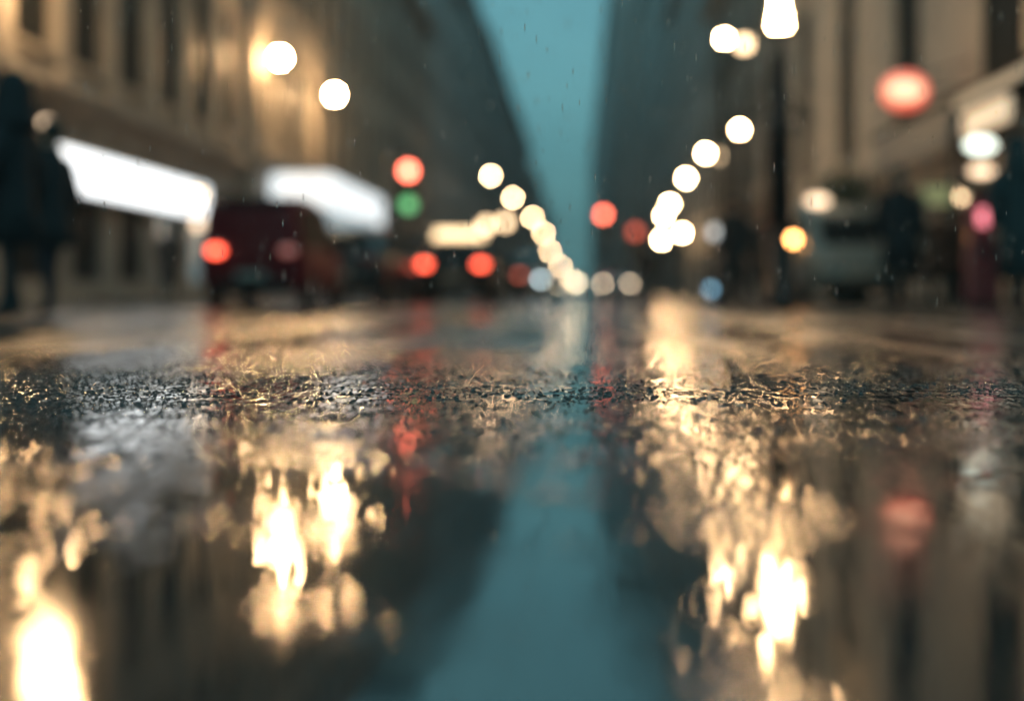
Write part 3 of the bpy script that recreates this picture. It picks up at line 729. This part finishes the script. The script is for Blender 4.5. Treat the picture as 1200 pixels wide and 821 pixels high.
# red round sign
Y = 25.0; t = thing('round_sign', 'glowing red rounded sign projecting above the right hand canopy', 'sign', (X(1060, Y), Y, Z(107, Y)))
b = MB(); b.lathe([(.02, .13), (.34, .12), (.38, .05), (.38, -.05), (.34, -.12), (.02, -.13)], (0, 0, 0), 24, 'y', 1.1, .9); b.build('sign_rim', lampmat('red_sign_glow', (1, .07, .04), 1.1), t)
b = MB(); b.lathe([(.02, .150), (.22, .148), (.24, .121)], (0, 0, 0), 20, 'y', 1.3, .8); b.build('sign_face', lampmat('pale_red_glow', (1, .42, .25), 2.2), t)
b = MB(); b.tube([(.4, 0, 0), (7.0 - X(1060, Y) + .05, 0, .1)], .03); b.tube([(.3, 0, .25), (7.0 - X(1060, Y) + .05, 0, .55)], .02); b.build('bracket_arm', IRON, t)
# green yellow panel
Y = 25.4; t = thing('notice_panel', 'dim yellow green lit notice panel under the right hand canopy', 'sign', (X(1098, Y), Y, 0))
b = MB(); b.box(-.26, .26, 0, .06, 1.82, 2.16); b.build('panel', lampmat('yellow_green_glow', (.75, .85, .35), .22), t)
b = MB(); b.box(-.3, .3, .062, .12, 1.78, 2.20); b.tube([(-.2, .1, 0), (-.2, .1, 1.8)], .03); b.tube([(.2, .1, 0), (.2, .1, 1.8)], .03); b.build('panel_frame', IRON, t)
# red ticket machine
Y = 20.0; t = thing('ticket_machine', 'narrow dark red ticket machine with a small lit pink screen', 'ticket machine', (X(1152, Y), Y, 0))
b = MB(); b.box(-.22, .22, -.16, .2, .06, 1.62); b.build('cabinet', mat('red_cabinet', (.22, .015, .03), .3, coat=.5), t, bevel=.05)
b = MB(); b.box(-.11, .11, -.20, -.158, 1.18, 1.40); b.build('screen', lampmat('pink_screen_glow', (1, .22, .28), 2.2), t)
b = MB(); b.box(-.26, .26, -.22, .24, 1.62, 1.70); b.build('hood', IRON, t, bevel=.02)
b = MB(); b.box(-.25, .25, -.2, .22, 0, .062); b.build('plinth', IRON, t)
b = MB(); b.box(-.08, .08, -.18, -.159, .75, .9); b.build('ticket_slot', IRON, t)
# potted tree
Y = 27.5; t = thing('potted_tree', 'clipped dark round tree in a planter beneath the arched window', 'potted plant', (X(990, Y), Y, 0.1))
b = MB(); b.lathe([(.3, 0), (.38, .55), (.42, .56), (.42, .64), (.36, .64), (.35, .5)], n=16); b.build('planter', STONE_D, t)
b = MB(); b.tube([(0, 0, .5), (.02, 0, 1.2), (0, 0, 1.9)], [.06, .045, .03]); b.tube([(.02, 0, 1.3), (.25, .1, 1.8)], [.03, .015]); b.tube([(.02, 0, 1.4), (-.25, -.1, 1.9)], [.03, .015]); b.build('trunk', mat('bark', (.06, .045, .03), .8), t)
b = MB(); rg = random.Random(3)
for i in range(1500):
    d = Vector((rg.gauss(0, 1), rg.gauss(0, 1), rg.gauss(0, 1))).normalized() * (.62 * rg.random() ** .45) * (1 + .15 * math.sin(i))
    c = Vector((0, 0, 2.0)) + d; a = Vector((rg.gauss(0, 1), rg.gauss(0, 1), rg.gauss(0, 1))).normalized() * .055; n2 = a.cross(Vector((rg.gauss(0, 1), rg.gauss(0, 1), rg.gauss(0, 1)))).normalized() * .03
    b.add([c - a, c + n2, c + a, c - n2], [(0, 1, 2, 3)])
b.build('crown', mat('bay_leaf', (.03, .06, .035), .5, var=.4, vscale=6), t)
# low bollard light
Y = 28; t = thing('bollard_light', 'low bollard with a small blue lit lens right of the lamp cluster', 'bollard', (X(833, Y), Y, 0))
b = MB(); b.lathe([(.09, 0), (.09, .06), (.06, .08), (.06, .24)]); b.build('post', IRON, t)
b = MB(); b.lathe([(.06, .37), (.07, .38), (.05, .43)]); b.build('cap', IRON, t)
b = MB(); b.lathe([(.058, .242), (.058, .368)]); b.build('lens', lampmat('blue_lens_glow', (.3, .65, .9), 3), t)
Y = 38; t = thing('shop_lamp', 'dim grey globe lamp on a post between two dark people', 'street lamp', (X(838, Y), Y, 0.1))
b = MB(); b.lathe([(.1, 0), (.1, .1), (.03, .14), (.03, Z(272, Y) - .25)]); b.build('pole', IRON, t)
b = MB(); b.ball((0, 0, Z(272, Y) - .1), .14); b.build('lamp_globe', lampmat('grey_lamp_glow', (.8, .85, .85), 2), t)

# ------------------------------------------------------------------ rain
rg = random.Random(11); b = MB()
for i in range(3500):
    y = 1.2 + 7 * rg.random() ** .7
    x = (rg.random() - .5) * 1.0 * y * 1200 / F; z = .04 + rg.random() * .36 * y
    r = rg.uniform(.0006, .0011); h = r * rg.uniform(6, 12)
    b.lathe([(r * .1, -h), (r * .8, -h * .5), (r, 0), (r * .75, h * .5), (r * .1, h)], (x, y, z), 6)
tag(b.build('rain', WATER), 'falling rain drops between the camera and the street', 'rain', kind='stuff')

# ------------------------------------------------------------------ haze
hz = bpy.data.materials.new('rain_haze'); hz.use_nodes = True
n = hz.node_tree; n.nodes.remove(n.nodes['Principled BSDF'])
pv = n.nodes.new('ShaderNodeVolumePrincipled'); pv.inputs['Color'].default_value = (.76, .90, .94, 1); pv.inputs['Density'].default_value = .0012; pv.inputs['Anisotropy'].default_value = .3
n.links.new(pv.outputs[0], n.nodes['Material Output'].inputs['Volume'])
b = MB(); b.box(-700, 700, -250, 1200, -1.2, 62)
tag(b.build('haze', hz), 'thin rain haze filling the street', 'haze', kind='stuff')
